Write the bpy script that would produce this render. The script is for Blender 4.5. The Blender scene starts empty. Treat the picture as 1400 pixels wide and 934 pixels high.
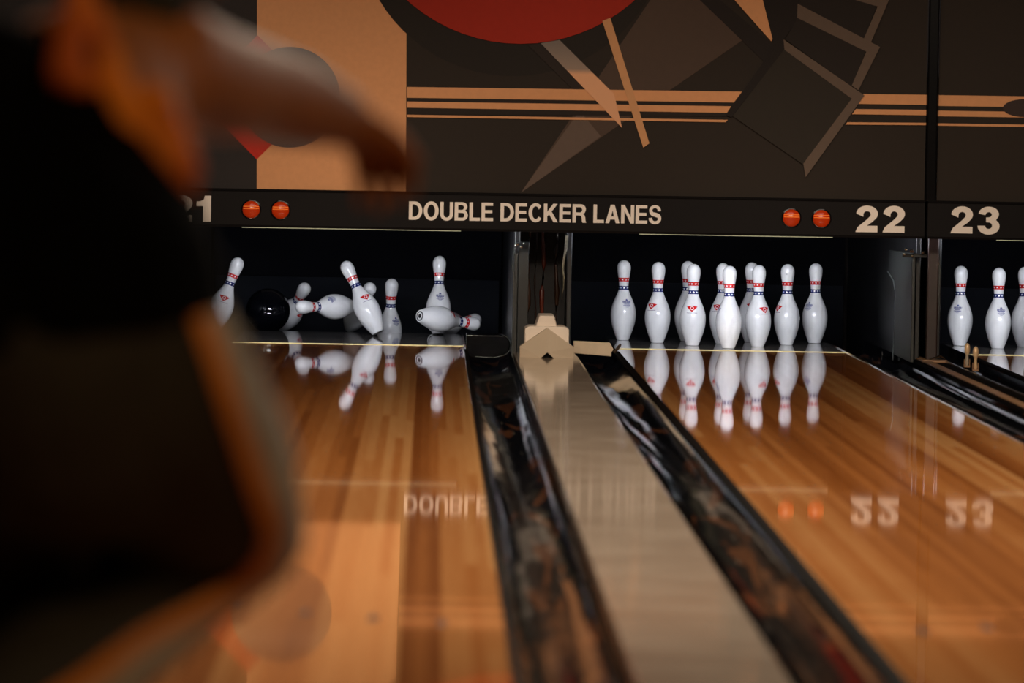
import bpy, bmesh, math, random
from mathutils import Vector, Matrix, Quaternion
from mathutils.bvhtree import BVHTree
random.seed(7)
scn = bpy.context.scene
COL = scn.collection
PI = math.pi

# ------------------------------------------------------------------ camera
F = 6980.0
CP = Vector((-1.377, -23.5, 0.945))
yc = Vector((-108, 278, F)).normalized()
xc = Vector((1, -.0175, 0)); xc = (xc - yc * xc.dot(yc)).normalized()
zc = -xc.cross(yc)
if zc.y < 0: zc = -zc
# rows of M take (world) -> (right, up, forward)
RIGHT = Vector((xc[0], yc[0], zc[0])); UP = Vector((xc[1], yc[1], zc[1])); FWD = Vector((xc[2], yc[2], zc[2]))
def P(px, py, Y):
    d = RIGHT * (px - 700) + UP * (467 - py) + FWD * F
    return CP + d * ((Y - CP.y) / d.y)
cd = bpy.data.cameras.new('camera'); cam = bpy.data.objects.new('camera', cd); COL.objects.link(cam)
cd.sensor_width = 36; cd.lens = F * 36 / 1400; cd.clip_start = .1; cd.clip_end = 200
B = -FWD
cam.matrix_world = Matrix(((RIGHT.x, UP.x, B.x, CP.x), (RIGHT.y, UP.y, B.y, CP.y), (RIGHT.z, UP.z, B.z, CP.z), (0, 0, 0, 1)))
cd.dof.use_dof = True; cd.dof.focus_distance = 23.3; cd.dof.aperture_fstop = 4.0
scn.camera = cam
scn.view_settings.view_transform = 'Standard'; scn.view_settings.look = 'None'
scn.view_settings.gamma = 1; scn.view_settings.use_curve_mapping = False
scn.view_settings.exposure = 0.0
scn.cycles.use_denoising = True
scn.cycles.max_bounces = 8

# ------------------------------------------------------------------ materials
def lin(c):
    return tuple((v / 255 / 12.92 if v / 255 <= .04045 else ((v / 255 + .055) / 1.055) ** 2.4) for v in c)
def mat(name, rgb, rough=.5, metal=0, coat=0, emit=None, es=0, var=.0, vscale=6, bump=0, bscale=20, bdist=.002,
        stretch=(1, 1, 1), spec=.5, rvar=0, c2=None, srgb=True):
    m = bpy.data.materials.new(name); m.use_nodes = True
    nt = m.node_tree; b = nt.nodes['Principled BSDF']
    c = lin(rgb) if srgb else rgb
    b.inputs['Roughness'].default_value = rough; b.inputs['Metallic'].default_value = metal
    b.inputs['Coat Weight'].default_value = coat; b.inputs['Coat Roughness'].default_value = .05
    b.inputs['Specular IOR Level'].default_value = spec
    tc = nt.nodes.new('ShaderNodeTexCoord'); mp = nt.nodes.new('ShaderNodeMapping')
    mp.inputs['Scale'].default_value = stretch
    nt.links.new(tc.outputs['Object'], mp.inputs['Vector'])
    nz = nt.nodes.new('ShaderNodeTexNoise'); nz.inputs['Scale'].default_value = vscale; nz.inputs['Detail'].default_value = 4
    nt.links.new(mp.outputs[0], nz.inputs['Vector'])
    rp = nt.nodes.new('ShaderNodeValToRGB')
    d = c2 and (lin(c2) if srgb else c2) or tuple(v * (1 - var) for v in c)
    rp.color_ramp.elements[0].position = .38; rp.color_ramp.elements[1].position = .62
    rp.color_ramp.elements[0].color = (*d, 1); rp.color_ramp.elements[1].color = (*c, 1)
    nt.links.new(nz.outputs['Fac'], rp.inputs['Fac']); nt.links.new(rp.outputs['Color'], b.inputs['Base Color'])
    if bump:
        n2 = nt.nodes.new('ShaderNodeTexNoise'); n2.inputs['Scale'].default_value = bscale
        n2.inputs['Detail'].default_value = 1
        nt.links.new(mp.outputs[0], n2.inputs['Vector'])
        bp = nt.nodes.new('ShaderNodeBump'); bp.inputs['Strength'].default_value = bump; bp.inputs['Distance'].default_value = bdist
        nt.links.new(n2.outputs['Fac'], bp.inputs['Height']); nt.links.new(bp.outputs[0], b.inputs['Normal'])
        nt.links.new(bp.outputs[0], b.inputs['Coat Normal'])
    if rvar:
        mr = nt.nodes.new('ShaderNodeMapRange'); mr.inputs['To Min'].default_value = rough; mr.inputs['To Max'].default_value = rough + rvar
        nt.links.new(nz.outputs['Fac'], mr.inputs['Value']); nt.links.new(mr.outputs[0], b.inputs['Roughness'])
    if emit:
        b.inputs['Emission Color'].default_value = (*lin(emit), 1); b.inputs['Emission Strength'].default_value = es
    return m

def wood(name, cols, board=.027, rough=.07, ior=1.5, wav=1.0):
    m = bpy.data.materials.new(name); m.use_nodes = True; nt = m.node_tree; N = nt.nodes; L = nt.links
    b = N['Principled BSDF']
    tc = N.new('ShaderNodeTexCoord'); sp = N.new('ShaderNodeSeparateXYZ'); L.new(tc.outputs['Object'], sp.inputs[0])
    def mth(op, a, v=None, w=None):
        n = N.new('ShaderNodeMath'); n.operation = op
        for i, q in enumerate((a, v, w)):
            if q is None: continue
            if isinstance(q, (int, float)): n.inputs[i].default_value = q
            else: L.new(q, n.inputs[i])
        return n.outputs[0]
    xi = mth('FLOOR', mth('DIVIDE', sp.outputs['X'], board))
    xg = mth('FLOOR', mth('DIVIDE', sp.outputs['X'], board * 3))
    w0 = N.new('ShaderNodeTexWhiteNoise'); w0.noise_dimensions = '1D'; L.new(xi, w0.inputs['W'])
    yi = mth('FLOOR', mth('ADD', mth('DIVIDE', sp.outputs['Y'], 5.0), mth('MULTIPLY', w0.outputs['Value'], 7)))
    w1 = N.new('ShaderNodeTexWhiteNoise'); w1.noise_dimensions = '2D'
    cb = N.new('ShaderNodeCombineXYZ'); L.new(xi, cb.inputs[0]); L.new(yi, cb.inputs[1]); L.new(cb.outputs[0], w1.inputs['Vector'])
    w2 = N.new('ShaderNodeTexWhiteNoise'); w2.noise_dimensions = '1D'; L.new(xg, w2.inputs['W'])
    mp = N.new('ShaderNodeMapping'); mp.inputs['Scale'].default_value = (60, 1.2, 1); L.new(tc.outputs['Object'], mp.inputs['Vector'])
    gr = N.new('ShaderNodeTexNoise'); gr.inputs['Scale'].default_value = 1.5; gr.inputs['Detail'].default_value = 5; L.new(mp.outputs[0], gr.inputs['Vector'])
    v = mth('ADD', mth('ADD', mth('MULTIPLY', w1.outputs['Value'], .3), mth('MULTIPLY', w2.outputs['Value'], .5)), mth('MULTIPLY', gr.outputs['Fac'], .24))
    rp = N.new('ShaderNodeValToRGB'); e = rp.color_ramp.elements
    e[0].position = .15; e[0].color = (*lin(cols[0]), 1); e[1].position = .9; e[1].color = (*lin(cols[2]), 1)
    k = e.new(.5); k.color = (*lin(cols[1]), 1)
    L.new(v, rp.inputs['Fac']); L.new(rp.outputs['Color'], b.inputs['Base Color'])
    b.inputs['Roughness'].default_value = rough; b.inputs['IOR'].default_value = ior
    # the faint waviness of an oiled lacquered surface
    m2 = N.new('ShaderNodeMapping'); m2.inputs['Scale'].default_value = (5, 3.2, 1); L.new(tc.outputs['Object'], m2.inputs['Vector'])
    nz = N.new('ShaderNodeTexNoise'); nz.inputs['Scale'].default_value = 1.0; nz.inputs['Detail'].default_value = 2.5; L.new(m2.outputs[0], nz.inputs['Vector'])
    bp = N.new('ShaderNodeBump'); bp.inputs['Strength'].default_value = 1; bp.inputs['Distance'].default_value = .00008 * wav
    L.new(nz.outputs['Fac'], bp.inputs['Height']); L.new(bp.outputs[0], b.inputs['Normal'])
    return m

# ------------------------------------------------------------------ mesh helpers
class MB:
    def __init__(s): s.v = []; s.f = []; s.m = []
    def add(s, vs, fs, mi=0):
        o = len(s.v); s.v += [tuple(v) for v in vs]; s.f += [tuple(o + i for i in f) for f in fs]; s.m += [mi] * len(fs)
        return s
    def box(s, a, b, mi=0):
        x0, y0, z0 = a; x1, y1, z1 = b
        return s.add([(x0,y0,z0),(x1,y0,z0),(x1,y1,z0),(x0,y1,z0),(x0,y0,z1),(x1,y0,z1),(x1,y1,z1),(x0,y1,z1)],
                     [(0,3,2,1),(4,5,6,7),(0,1,5,4),(1,2,6,5),(2,3,7,6),(3,0,4,7)], mi)
    def prism(s, pts, axis, a, b, mi=0):
        """pts 2D closed outline; extruded along axis from a to b"""
        def mk(p, t):
            return {'x': (t, p[0], p[1]), 'y': (p[0], t, p[1]), 'z': (p[0], p[1], t)}[axis]
        n = len(pts); vs = [mk(p, a) for p in pts] + [mk(p, b) for p in pts]
        fs = [tuple(range(n)), tuple(range(2*n-1, n-1, -1))] + [(i, i+n, (i+1) % n + n, (i+1) % n) for i in range(n)]
        return s.add(vs, fs, mi)
    def lathe(s, prof, c=(0,0,0), n=40, mi=0, R=None):
        vs = []; R = R or Matrix.Identity(3); c = Vector(c)
        for r, z in prof:
            for i in range(n):
                a = 2*PI*i/n; vs.append(tuple(c + R @ Vector((r*math.cos(a), r*math.sin(a), z))))
        fs = []
        for j in range(len(prof)-1):
            for i in range(n):
                fs.append((j*n+i, j*n+(i+1) % n, (j+1)*n+(i+1) % n, (j+1)*n+i))
        fs.append(tuple(range(n-1, -1, -1))); fs.append(tuple(range((len(prof)-1)*n, len(prof)*n)))
        return s.add(vs, fs, mi)
    def tube(s, pts, r, n=10, mi=0):
        pts = [Vector(p) for p in pts]; rings = []; vs = []
        rr = r if isinstance(r, (list, tuple)) else [r]*len(pts)
        for i, p in enumerate(pts):
            t = (pts[min(i+1, len(pts)-1)] - pts[max(i-1, 0)]).normalized()
            u = t.cross(Vector((0, 0, 1)));
            if u.length < .05: u = t.cross(Vector((1, 0, 0)))
            u.normalize(); w = t.cross(u)
            for k in range(n):
                a = 2*PI*k/n; vs.append(tuple(p + (u*math.cos(a) + w*math.sin(a))*rr[i]))
        fs = [(j*n+i, j*n+(i+1) % n, (j+1)*n+(i+1) % n, (j+1)*n+i) for j in range(len(pts)-1) for i in range(n)]
        fs.append(tuple(range(n-1, -1, -1))); fs.append(tuple(range((len(pts)-1)*n, len(pts)*n)))
        return s.add(vs, fs, mi)
    def build(s, name, mats, parent=None, smooth=False, bevel=0, loc=None, fix=True):
        me = bpy.data.meshes.new(name); me.from_pydata(s.v, [], s.f)
        for m in (mats if isinstance(mats, (list, tuple)) else [mats]): me.materials.append(m)
        for p, mi in zip(me.polygons, s.m): p.material_index = mi
        if fix:
            bm = bmesh.new(); bm.from_mesh(me); bmesh.ops.recalc_face_normals(bm, faces=bm.faces); bm.to_mesh(me); bm.free()
        if smooth:
            me.polygons.foreach_set('use_smooth', [True]*len(me.polygons))
            me.set_sharp_from_angle(angle=math.radians(42))
        o = bpy.data.objects.new(name, me); COL.objects.link(o)
        if parent: o.parent = parent
        if loc: o.location = loc
        if bevel:
            bv = o.modifiers.new('b', 'BEVEL'); bv.width = bevel; bv.segments = 3; bv.limit_method = 'ANGLE'
        return o
def tag(o, label=None, cat=None, group=None, kind=None):
    if label: o['label'] = label
    if cat: o['category'] = cat
    if group: o['group'] = group
    if kind: o['kind'] = kind
    return o
def empty(name, loc, label, cat, group=None, kind=None):
    o = bpy.data.objects.new(name, None); o.empty_display_size = .05; COL.objects.link(o); o.location = loc
    return tag(o, label, cat, group, kind)
def struct(o): o['kind'] = 'structure'; return o
def copy_tree(o, parent=None):
    c = o.copy(); COL.objects.link(c)
    if parent: c.parent = parent
    for ch in list(o.children): copy_tree(ch, c)
    return c

# ------------------------------------------------------------------ palette
M_white = mat('pin_lacquer', (242, 242, 240), .16, coat=.4, var=.10, vscale=30, stretch=(1, 1, .35), bump=.15, bscale=60, bdist=.0004)
M_red = mat('band_red', (200, 28, 28), .25); M_blue = mat('band_blue', (14, 30, 92), .25)
M_star = mat('star_white', (235, 235, 235), .3)
M_scuff = mat('scuff', (90, 88, 85), .5)
M_lane = wood('lane_maple', [(152, 86, 38), (196, 122, 62), (232, 170, 106)], rough=.03)
M_appr = wood('approach_maple', [(160, 100, 55), (180, 120, 65), (200, 140, 85)], board=.06, rough=.2)
M_deck = mat('deck_grey', (128, 122, 116), .045, var=.25, vscale=9, stretch=(1, 3, 1), bump=1, bscale=6, bdist=.00006)
M_strip = mat('deck_yellow', (205, 195, 135), .35)
M_dark = mat('arrow_dark', (70, 38, 18), .25)
M_gut = mat('gutter_black', (13, 13, 15), .04, vscale=5, stretch=(4.5, .42, 1), bump=1, bscale=3.2, bdist=.0036, rvar=.04)
def worn(m):   # brown worn patches and a few pale scrapes in the black plastic
    nt = m.node_tree; N = nt.nodes; L = nt.links; b = N['Principled BSDF']; src = b.inputs['Base Color'].links[0].from_socket
    tc = N.new('ShaderNodeTexCoord')
    for sc, st, lo, hi, col in ((1.0, (14, 1.1, 8), .585, .61, (92, 56, 34)), (1.0, (60, 7, 20), .70, .72, (165, 155, 138))):
        mp = N.new('ShaderNodeMapping'); mp.inputs['Scale'].default_value = st; L.new(tc.outputs['Object'], mp.inputs['Vector'])
        nz = N.new('ShaderNodeTexNoise'); nz.inputs['Scale'].default_value = sc; nz.inputs['Detail'].default_value = 3; nz.inputs['Distortion'].default_value = .8
        L.new(mp.outputs[0], nz.inputs['Vector'])
        mr = N.new('ShaderNodeMapRange'); mr.inputs['From Min'].default_value = lo; mr.inputs['From Max'].default_value = hi; L.new(nz.outputs['Fac'], mr.inputs['Value'])
        mx = N.new('ShaderNodeMix'); mx.data_type = 'RGBA'; L.new(mr.outputs[0], mx.inputs[0]); L.new(src, mx.inputs[6]); mx.inputs[7].default_value = (*lin(col), 1)
        src = mx.outputs[2]
    L.new(src, b.inputs['Base Color'])
worn(M_gut)
M_ledge = mat('ledge_black', (10, 7, 6), .85, var=.3, spec=.05)
M_div = mat('divider_taupe', (184, 166, 148), .07, var=.0, c2=(168, 148, 130), vscale=2, stretch=(2, 2.5, 1), bump=1, bscale=3, bdist=.00006, rvar=.02)
M_ledgetan = mat('ledge_tan', (150, 112, 78), .4, var=.25, vscale=8)
M_cream = mat('cream_plastic', (246, 230, 212), .45, var=.04)
M_cream2 = mat('cream_worn', (225, 202, 172), .4, var=.12, vscale=12)
M_black = mat('matte_black', (9, 8, 9), .7)
M_gloss = mat('gloss_black', (12, 12, 14), .12)
M_hole = mat('hole_black', (2, 2, 2), .9)
M_sign = mat('sign_black', (15, 11, 11), .6, var=.1, spec=.15)
M_letter = mat('letter_white', (250, 240, 228), .5)
M_curtain = mat('pit_curtain', (3, 3, 7), .9, var=.3, vscale=4, bump=.5, bscale=8, bdist=.01, spec=.1)
M_curt2 = mat('pit_cushion', (4, 7, 15), .8, spec=.2, var=.3, vscale=5)
M_kick = mat('kickback_dark', (10, 10, 12), .4, var=.3, vscale=6)
M_guard = mat('guard_grey', (34, 37, 35), .5, var=.25, vscale=7, stretch=(1, 1, .5))
M_edge = mat('guard_edge', (84, 88, 86), .35, var=.3, vscale=12)
M_post = mat('post_brown', (44, 27, 22), .4, var=.3, vscale=5)
M_metal = mat('metal', (170, 165, 155), .25, metal=1)
M_brass = mat('brass_tan', (225, 190, 145), .3, metal=.2)
M_back = mat('machine_brown', (60, 26, 14), .35, c2=(12, 8, 7), vscale=18, stretch=(1, 1, .05))
M_frame = mat('steel_frame', (40, 36, 34), .4)
M_floor = mat('base_floor', (30, 26, 24), .6, var=.2)
M_wall = mat('wall_paint', (60, 50, 44), .8, var=.1)
M_ball = mat('ball_black', (8, 9, 14), .05, coat=.5)
def mm(n, c, r=.5, var=.04): return mat('mural_' + n, c, .65, var=var, vscale=40, spec=.2)

# ------------------------------------------------------------------ room shell
LX = {21: -1.749, 22: 0.0, 23: 1.607}
struct(MB().box((-6, -18.29, -.25), (6, 3.2, -.2)).build('floor', M_floor))
struct(MB().box((-6, -30, -.25), (6, -18.29, 0)).build('floor_approach', M_appr))
struct(MB().box((-6, 3.2, -.25), (6, 3.3, 3.4)).build('wall_back', M_wall))
struct(MB().box((-6.1, -30, -.25), (-6, 3.3, 3.4)).build('wall_left', M_wall))
struct(MB().box((6, -30, -.25), (6.1, 3.3, 3.4)).build('wall_right', M_wall))
struct(MB().box((-6.1, -30, 3.4), (6.1, 3.3, 3.5)).build('ceiling', M_wall))

# ------------------------------------------------------------------ lanes
Y0, YD, YE = -18.29, -.25, 1.2
LW = .527
lane_txt = {21: 'polished maple lane under the number 21, fallen pins at its end',
            22: 'polished maple lane under the number 22 with the full rack of ten standing pins',
            23: 'polished maple lane at the edge of the picture, under the number 23'}
for n, x in LX.items():
    r = empty('bowling_lane', (x, Y0, 0), lane_txt[n], 'bowling lane', 'lanes side by side')
    L0 = -Y0
    MB().box((-LW, 0, -.06), (LW, YD - Y0, 0)).build('lane_bed', M_lane, r)
    MB().box((-LW, YD - Y0 + .012, -.06), (LW, YE - Y0, 0)).build('pin_deck', M_deck, r)
    MB().box((-LW, YD - Y0, -.06), (LW, YD - Y0 + .012, .0025)).build('deck_strip', M_strip, r)['label'] = 'pale yellow strip along front of pin deck'
    for k in (-3, -2, -1, 0, 1, 2, 3):
        cy = (-13.28 - .09*abs(k)) - Y0 - .03
        MB().prism([(k*.135 - .007, cy - .06), (k*.135 + .007, cy - .06), (k*.135 + .012, cy), (k*.135, cy + .1), (k*.135 - .012, cy)], 'z', -.001, .0004)\
            .build('lane_arrow', M_dark, r)
# gutters
def gutter(x0, x1, label):
    m = MB(); n = 22; prof = []
    c = (x0 + x1)/2; h = (x1 - x0)/2 - .006
    for i in range(n+1):
        a = PI*i/n; prof.append((c - h*math.cos(a), -.006 - .062*math.sin(a)))
    under = [(x, z - .006) for x, z in reversed(prof)]
    out = [(x0, -.0)] + [(x0, .003), (x0 + .006, .003)] + prof + [(x1 - .006, .003), (x1, .003), (x1, 0)]
    ys = [Y0, Y0 + .02, -12, -6, -3, -1.5, -.9, -.5, YE]
    # flattened, deeper channel beside the pin deck
    rings = []
    for y in ys:
        t = 0 if y <= -.9 else (1 if y >= -.5 else .5)
        rings.append([(x, y, z - (.03*t if z < -.001 else 0)) for x, z in out])
    vs = [v for rr in rings for v in rr]; k = len(out)
    fs = [(j*k+i, j*k+i+1, (j+1)*k+i+1, (j+1)*k+i) for j in range(len(rings)-1) for i in range(k-1)]
    m.add(vs, fs); o = m.build('gutter', M_gut, smooth=True, fix=False)
    so = o.modifiers.new('s', 'SOLIDIFY'); so.thickness = .004; so.offset = 0; so.use_rim = False
    o.data.transform(Matrix.Translation((-c, -Y0, 0))); o.location = (c, Y0, 0)
    return tag(o, label, 'gutter', 'gutters along the lanes')
G = .211; GU = []
GU.append(gutter(LX[21] - LW - G, LX[21] - LW, 'black gutter along the far edge of the number 21 lane, behind the bowler'))
GU.append(gutter(LX[21] + LW, LX[21] + LW + G, 'wide glossy black gutter between the number 21 lane and the taupe divider'))
GU.append(gutter(LX[22] - LW - G, LX[22] - LW, 'black gutter between the taupe divider and the number 22 lane'))
GU.append(gutter(LX[22] + LW, LX[22] + LW + G, 'black gutter running down to the grey guard plate under the number 22'))
GU.append(gutter(LX[23] - LW - G, LX[23] - LW, 'black gutter beside the number 23 lane, past the two small clips'))
GU.append(gutter(LX[23] + LW, LX[23] + LW + G, 'black gutter on the outer side of the number 23 lane'))
def rail(gut, x, s):
    w = .016 if s > 0 else .03
    a, b = sorted((x, x + s*w)); gx = gut.location.x
    MB().box((a - gx, 0, -.004), (b - gx, YD - Y0 - .4, .0055)).build('edge_rail', M_ledge, gut, bevel=.002)
rail(GU[1], LX[21]+LW, 1); rail(GU[2], LX[22]-LW, -1); rail(GU[3], LX[22]+LW, 1); rail(GU[4], LX[23]-LW, -1)
# dividers
def divider(x0, x1, y1, label, tan=False):
    r = empty('lane_divider', ((x0+x1)/2, Y0, 0), label, 'divider')
    w = (x1 - x0)/2
    if not tan:
        MB().box((-w, 0, -.15), (w, y1 - Y0, .02)).build('cap', M_div, r, bevel=.006)
    else:
        MB().box((-w, 0, -.15), (w, y1 - Y0, .014)).build('cap', M_ledge, r, bevel=.004)
        MB().box((-w + .014, 0, .0141), (-w + .052, y1 - Y0, .022)).build('tan_strip', M_ledgetan, r, bevel=.003)
        MB().box((w - .02, 0, .0141), (w - .012, y1 - Y0, .024)).build('edge_trim', M_metal, r)
    return r
divider(-1.013, -.742, -1.25, 'broad flat taupe divider running from the cream block between the two black gutters')
divider(LX[22]+LW+G, LX[23]-LW-G, -1.0, 'narrow dark divider with a tan strip, carrying the two small clips', True)

# ------------------------------------------------------------------ kickbacks, pit
def kick(x, t, label, y0=-1.35):
    o = MB().prism([(y0, -.19), (2.45, -.19), (2.45, .9), (y0, .9)], 'x', -t/2, t/2).build('kickback', M_kick, bevel=.004)
    o.location = (x, 0, 0)
    return tag(o, label, 'partition', 'pit partitions')
KX = [(-2.505, 'dark partition at the far side of the number 21 pit, behind the bowler'),
      (-1.0, 'dark partition beside the fallen pins, left of the brown machine panel'),
      (-.772, 'dark partition between the brown machine panel and the number 22 pit'),
      (.755, 'dark partition behind the grey guard plate under the number 22'),
      (.845, 'dark partition beside the brown post, at the number 23 pit'),
      (2.36, 'dark partition on the outer side of the number 23 pit')]
KB = [kick(x, .022, l, -1.2) for x, l in KX]
for n, x in LX.items():
    o = MB().box((-.73, 0, -.19), (.73, .03, 1.2)).build('pit_curtain', M_curtain); o.location = (x, 2.46, 0)
    tag(o, f'dark rubber curtain closing the pit behind the pins under the number {n}', 'curtain', 'pit curtains')
    m = MB(); pts = []
    for i in range(9):
        a = PI*i/8; pts.append((-.035 - .03*math.sin(a), .0 + .33*i/8))
    m.prism(pts + [(0, .33), (0, 0)], 'x', -.72, .72)
    o = m.build('pit_cushion', M_curt2, smooth=True); o.location = (x, 2.44, -.1)
    tag(o, f'low dark blue ball cushion at the back of the pit under the number {n}', 'cushion', 'pit cushions')
    o = MB().box((-.725, 0, -.03), (.725, 1.2, 0)).build('pit_carpet', M_black); o.location = (x, 1.22, -.165)
    tag(o, f'black carpet on the pit bottom under the number {n}', 'carpet', 'pit carpets')
# machine panel between partitions
r = empty('machine_panel', (-.886, -1.05, .02), 'narrow brown machine panel with orange streaks behind the cream block', 'panel')
MB().box((-.1, 0, -.18), (.1, .02, .62)).build('back_sheet', M_black, r)
for dx, w, c in ((-.062, .010, (70, 42, 22)), (.002, .0115, (96, 34, 12)), (.062, .012, (52, 32, 20)), (-.03, .004, (40, 20, 12))):
    pts = [(dx + .004*math.sin(i*1.3 + dx*50), -.012, .02 + i*.06) for i in range(10)]
    MB().tube(pts, [w*(.75 + .3*math.sin(i*2.1 + dx*90)) for i in range(10)], 12).build('cable_cover', mat('streak', c, .3, var=.4, vscale=30), r, smooth=True)
# front edge trims of the partitions
r = empty('edge_guard', (-1.0, -1.22, 0), 'pale-edged grey guard strip on the partition beside the fallen pins', 'guard strip')
MB().box((-.014, -.02, -.02), (.002, 0, .45)).build('strip', M_guard, r, bevel=.003)
MB().tube([(-.016, -.022, -.0), (-.014, -.024, .2), (-.016, -.022, .36), (-.022, -.022, .4), (-.014, -.022, .47)], .003).build('pale_edge', M_edge, r, smooth=True)  # vertical highlight put in as a paler tube
MB().box((.004, -.01, -.0), (.05, 0, .5)).build('side_plate', mat('blueplate', (24, 30, 32), .35, var=.3), r, bevel=.002)
for (a, b, q) in ((.0, .49, .008), (.016, .478, .007), (.026, .493, .005), (-.008, .484, .006)):
    MB().lathe([(q*.3, -.006), (q, -.004), (q, .004), (q*.3, .006)], (a, -.025, b), 6, R=Matrix.Rotation(PI/2, 3, 'X')).build('bolt', M_metal, r)
pts = [P(769, y, -1.23) - Vector((-.775, -1.22, .3)) for y in range(322, 412, 8)]
pts = [p + Vector((.012*math.cos(i*.35)*(1 if i < 5 else .3) + (.006 if i in (7, 8, 9) else 0), 0, 0)) for i, p in enumerate(pts)]
m = MB()
for i in range(len(pts)-1):
    a, b = pts[i], pts[i+1]; w0 = .012*(1 - i/11)+.002; w1 = .012*(1-(i+1)/11)+.002
    m.add([a, a+Vector((w0, -.004, 0)), b+Vector((w1, -.004, 0)), b, a+Vector((0, .006, 0)), a+Vector((w0, .004, 0)), b+Vector((w1, .004, 0)), b+Vector((0, .006, 0))],
          [(0,1,2,3), (4,7,6,5), (0,3,7,4), (1,5,6,2)] + ([(0,4,5,1)] if i == 0 else []))
fr = m.build('frayed_strip', mat('fray', (120, 112, 92), .5, var=.4, vscale=60), KB[2]); fr.location = (-.775 + .772, -1.22, .3)
fr['label'] = 'frayed pale rubber strip curling down the front edge'

# grey guard plate on the number 22 partition
r = empty('guard_plate', (.735, -1.0, 0), 'grey L-shaped guard plate on the partition under the number 22', 'guard plate')
MB().prism([(-.28, .004), (-.28, .48), (.85, .47), (.85, .36), (.55, .33), (.5, .30), (.5, .02), (.53, .004)], 'x', -.014, .0).build('plate', M_guard, r, bevel=.003)
MB().tube([(-.018, .86, .37), (-.018, .55, .335), (-.018, .495, .30), (-.018, .495, .04), (-.018, .52, -.02)], .0035).build('pale_edge', M_edge, r, smooth=True)  # paler tube along the plate's edge
for a, b, q in ((-.02, .49, .009), (-.045, .497, .007), (-.05, .475, .006), (-.015, .47, .006), (.03, .485, .008)):
    MB().lathe([(q*.4, -.006), (q, -.004), (q, .004), (q*.4, .006)], (a, -.3, b), 6, R=Matrix.Rotation(PI/2, 3, 'X')).build('bolt', M_metal, r)
MB().box((-.06, -.29, .462), (.05, -.27, .478)).build('top_bracket', M_guard, r, bevel=.002)
# brown post below sign / dark mullion above
o = MB().box((-.022, -.02, -.02), (.026, .03, .60)).build('support_post', M_post, bevel=.006); o.location = (.805, -1.32, .0)
tag(o, 'dark brown post standing below the seam of the black sign boards', 'post')
r = empty('floor_bracket', (.80, -1.5, .014), 'small scuffed metal foot plate where the brown post meets the divider', 'bracket')
MB().box((-.05, -.03, 0), (.06, .05, .012)).build('plate', M_ledgetan, r, bevel=.003)
MB().tube([(-.02, -.02, .014), (.03, .0, .03), (.05, .02, .02)], .004).build('clip', M_metal, r, smooth=True)
# beige shelf right of cream block
r = empty('flat_shelf', (-.64, -1.05, 0), 'flat cream board lying over the gutter end, beside the cream block', 'board')
c0, c1 = P(783, 489, -1.1), P(834, 467, -1.1)
o = MB().prism([(-.105, .012), (.063, .0), (.063, .02), (.072, .03), (.056, .06), (-.105, .066)], 'y', -.05, .0).build('face', M_cream2, r, bevel=.003)
MB().tube([(.075, -.05, .018), (.095, -.055, .045), (.1, -.03, .05)], .007).build('hook', mat('hook', (60, 45, 30), .4), r, smooth=True)
r = empty('floor_plate', (-.965, -1.1, .0), 'short tan plate with black holes beside the cream block, at the fallen pins side', 'plate')
MB().prism([(-.035, .02), (.1, .0), (.1, .045), (-.035, .06)], 'y', -.06, 0).build('face', M_cream2, r, bevel=.003)
for k in (0, .022, .04): MB().box((-.02 + k, -.062, .062), (-.008 + k, -.05, .075)).build('tooth', M_brass, r)
# rubber gutter end at lane 21
r = empty('gutter_stop', (-1.115, -.95, -.02), 'black rounded rubber block at the end of the gutter by the fallen pins', 'rubber block')
m = MB(); pts = [(-.1, 0), (-.1, .10)] + [(.05 + .045*math.sin(a*PI/12), .055 + .045*math.cos(a*PI/12)) for a in range(0, 13)] + [(.05, 0)]
m.prism(pts, 'y', 0, .25); m.build('block', M_gloss, r, smooth=True, bevel=.006)
MB().tube([(.05 + .047*math.sin(a*PI/12), -.004, .055 + .047*math.cos(a*PI/12)) for a in range(1, 12)] + [(.02, -.004, -.0), (-.06, -.004, .004)], .0018).build('rim', M_edge, r, smooth=True)

# ------------------------------------------------------------------ cream block
r = empty('divider_end_block', (-.8775, -1.85, .02), 'cream plastic gabled block standing at the end of the taupe divider', 'block')
s = 1/323.
def q(px, py): # profile coords in metres about centre px 752, base 497
    return ((px - 752.5)*s, (497 - py)*s)
MB().prism([q(734.5, 471), q(770.5, 471), q(770, 470), q(762, 440), q(743, 440), q(735, 470)][1:] if 0 else [q(724, 494), q(781, 494), q(768, 460), q(762.5, 440), q(742, 440), q(735.5, 460)], 'y', .13, .42).build('upper_body', M_cream, r, bevel=.006)
MB().prism([q(722, 494), q(783, 494), q(783, 458), q(776, 454.5), q(728, 454.5), q(722, 458)], 'y', .1, .32).build('shoulder', M_cream, r, bevel=.005)
# prow-like front: two faces meeting on a ridge
m = MB()
Lb, Rb = q(715.5, 497), q(789.5, 497); Lm, Rm = q(715.5, 482), q(789.5, 482); pk = q(752.5, 456)
n1, n2, nt_ = q(744, 497), q(762, 497), q(753, 489)
fy = .06; ry = -.0
V = [(Lb[0], fy, Lb[1]), (Lm[0], fy, Lm[1]), (pk[0], ry + .02, pk[1]), (Rm[0], fy, Rm[1]), (Rb[0], fy, Rb[1]), (n2[0], .01, 0), (nt_[0], 0, nt_[1]), (n1[0], .01, 0)]
Vb = [(v[0], .13, v[2]) for v in V]
m.add(V + Vb, [(0, 1, 2, 6, 7), (2, 3, 4, 5, 6), (8, 15, 14, 10, 9), (10, 14, 13, 12, 11), (0, 8, 9, 1), (1, 9, 10, 2), (2, 10, 11, 3), (3, 11, 12, 4), (4, 12, 13, 5), (5, 13, 14, 6), (6, 14, 15, 7), (7, 15, 8, 0)])
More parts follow.
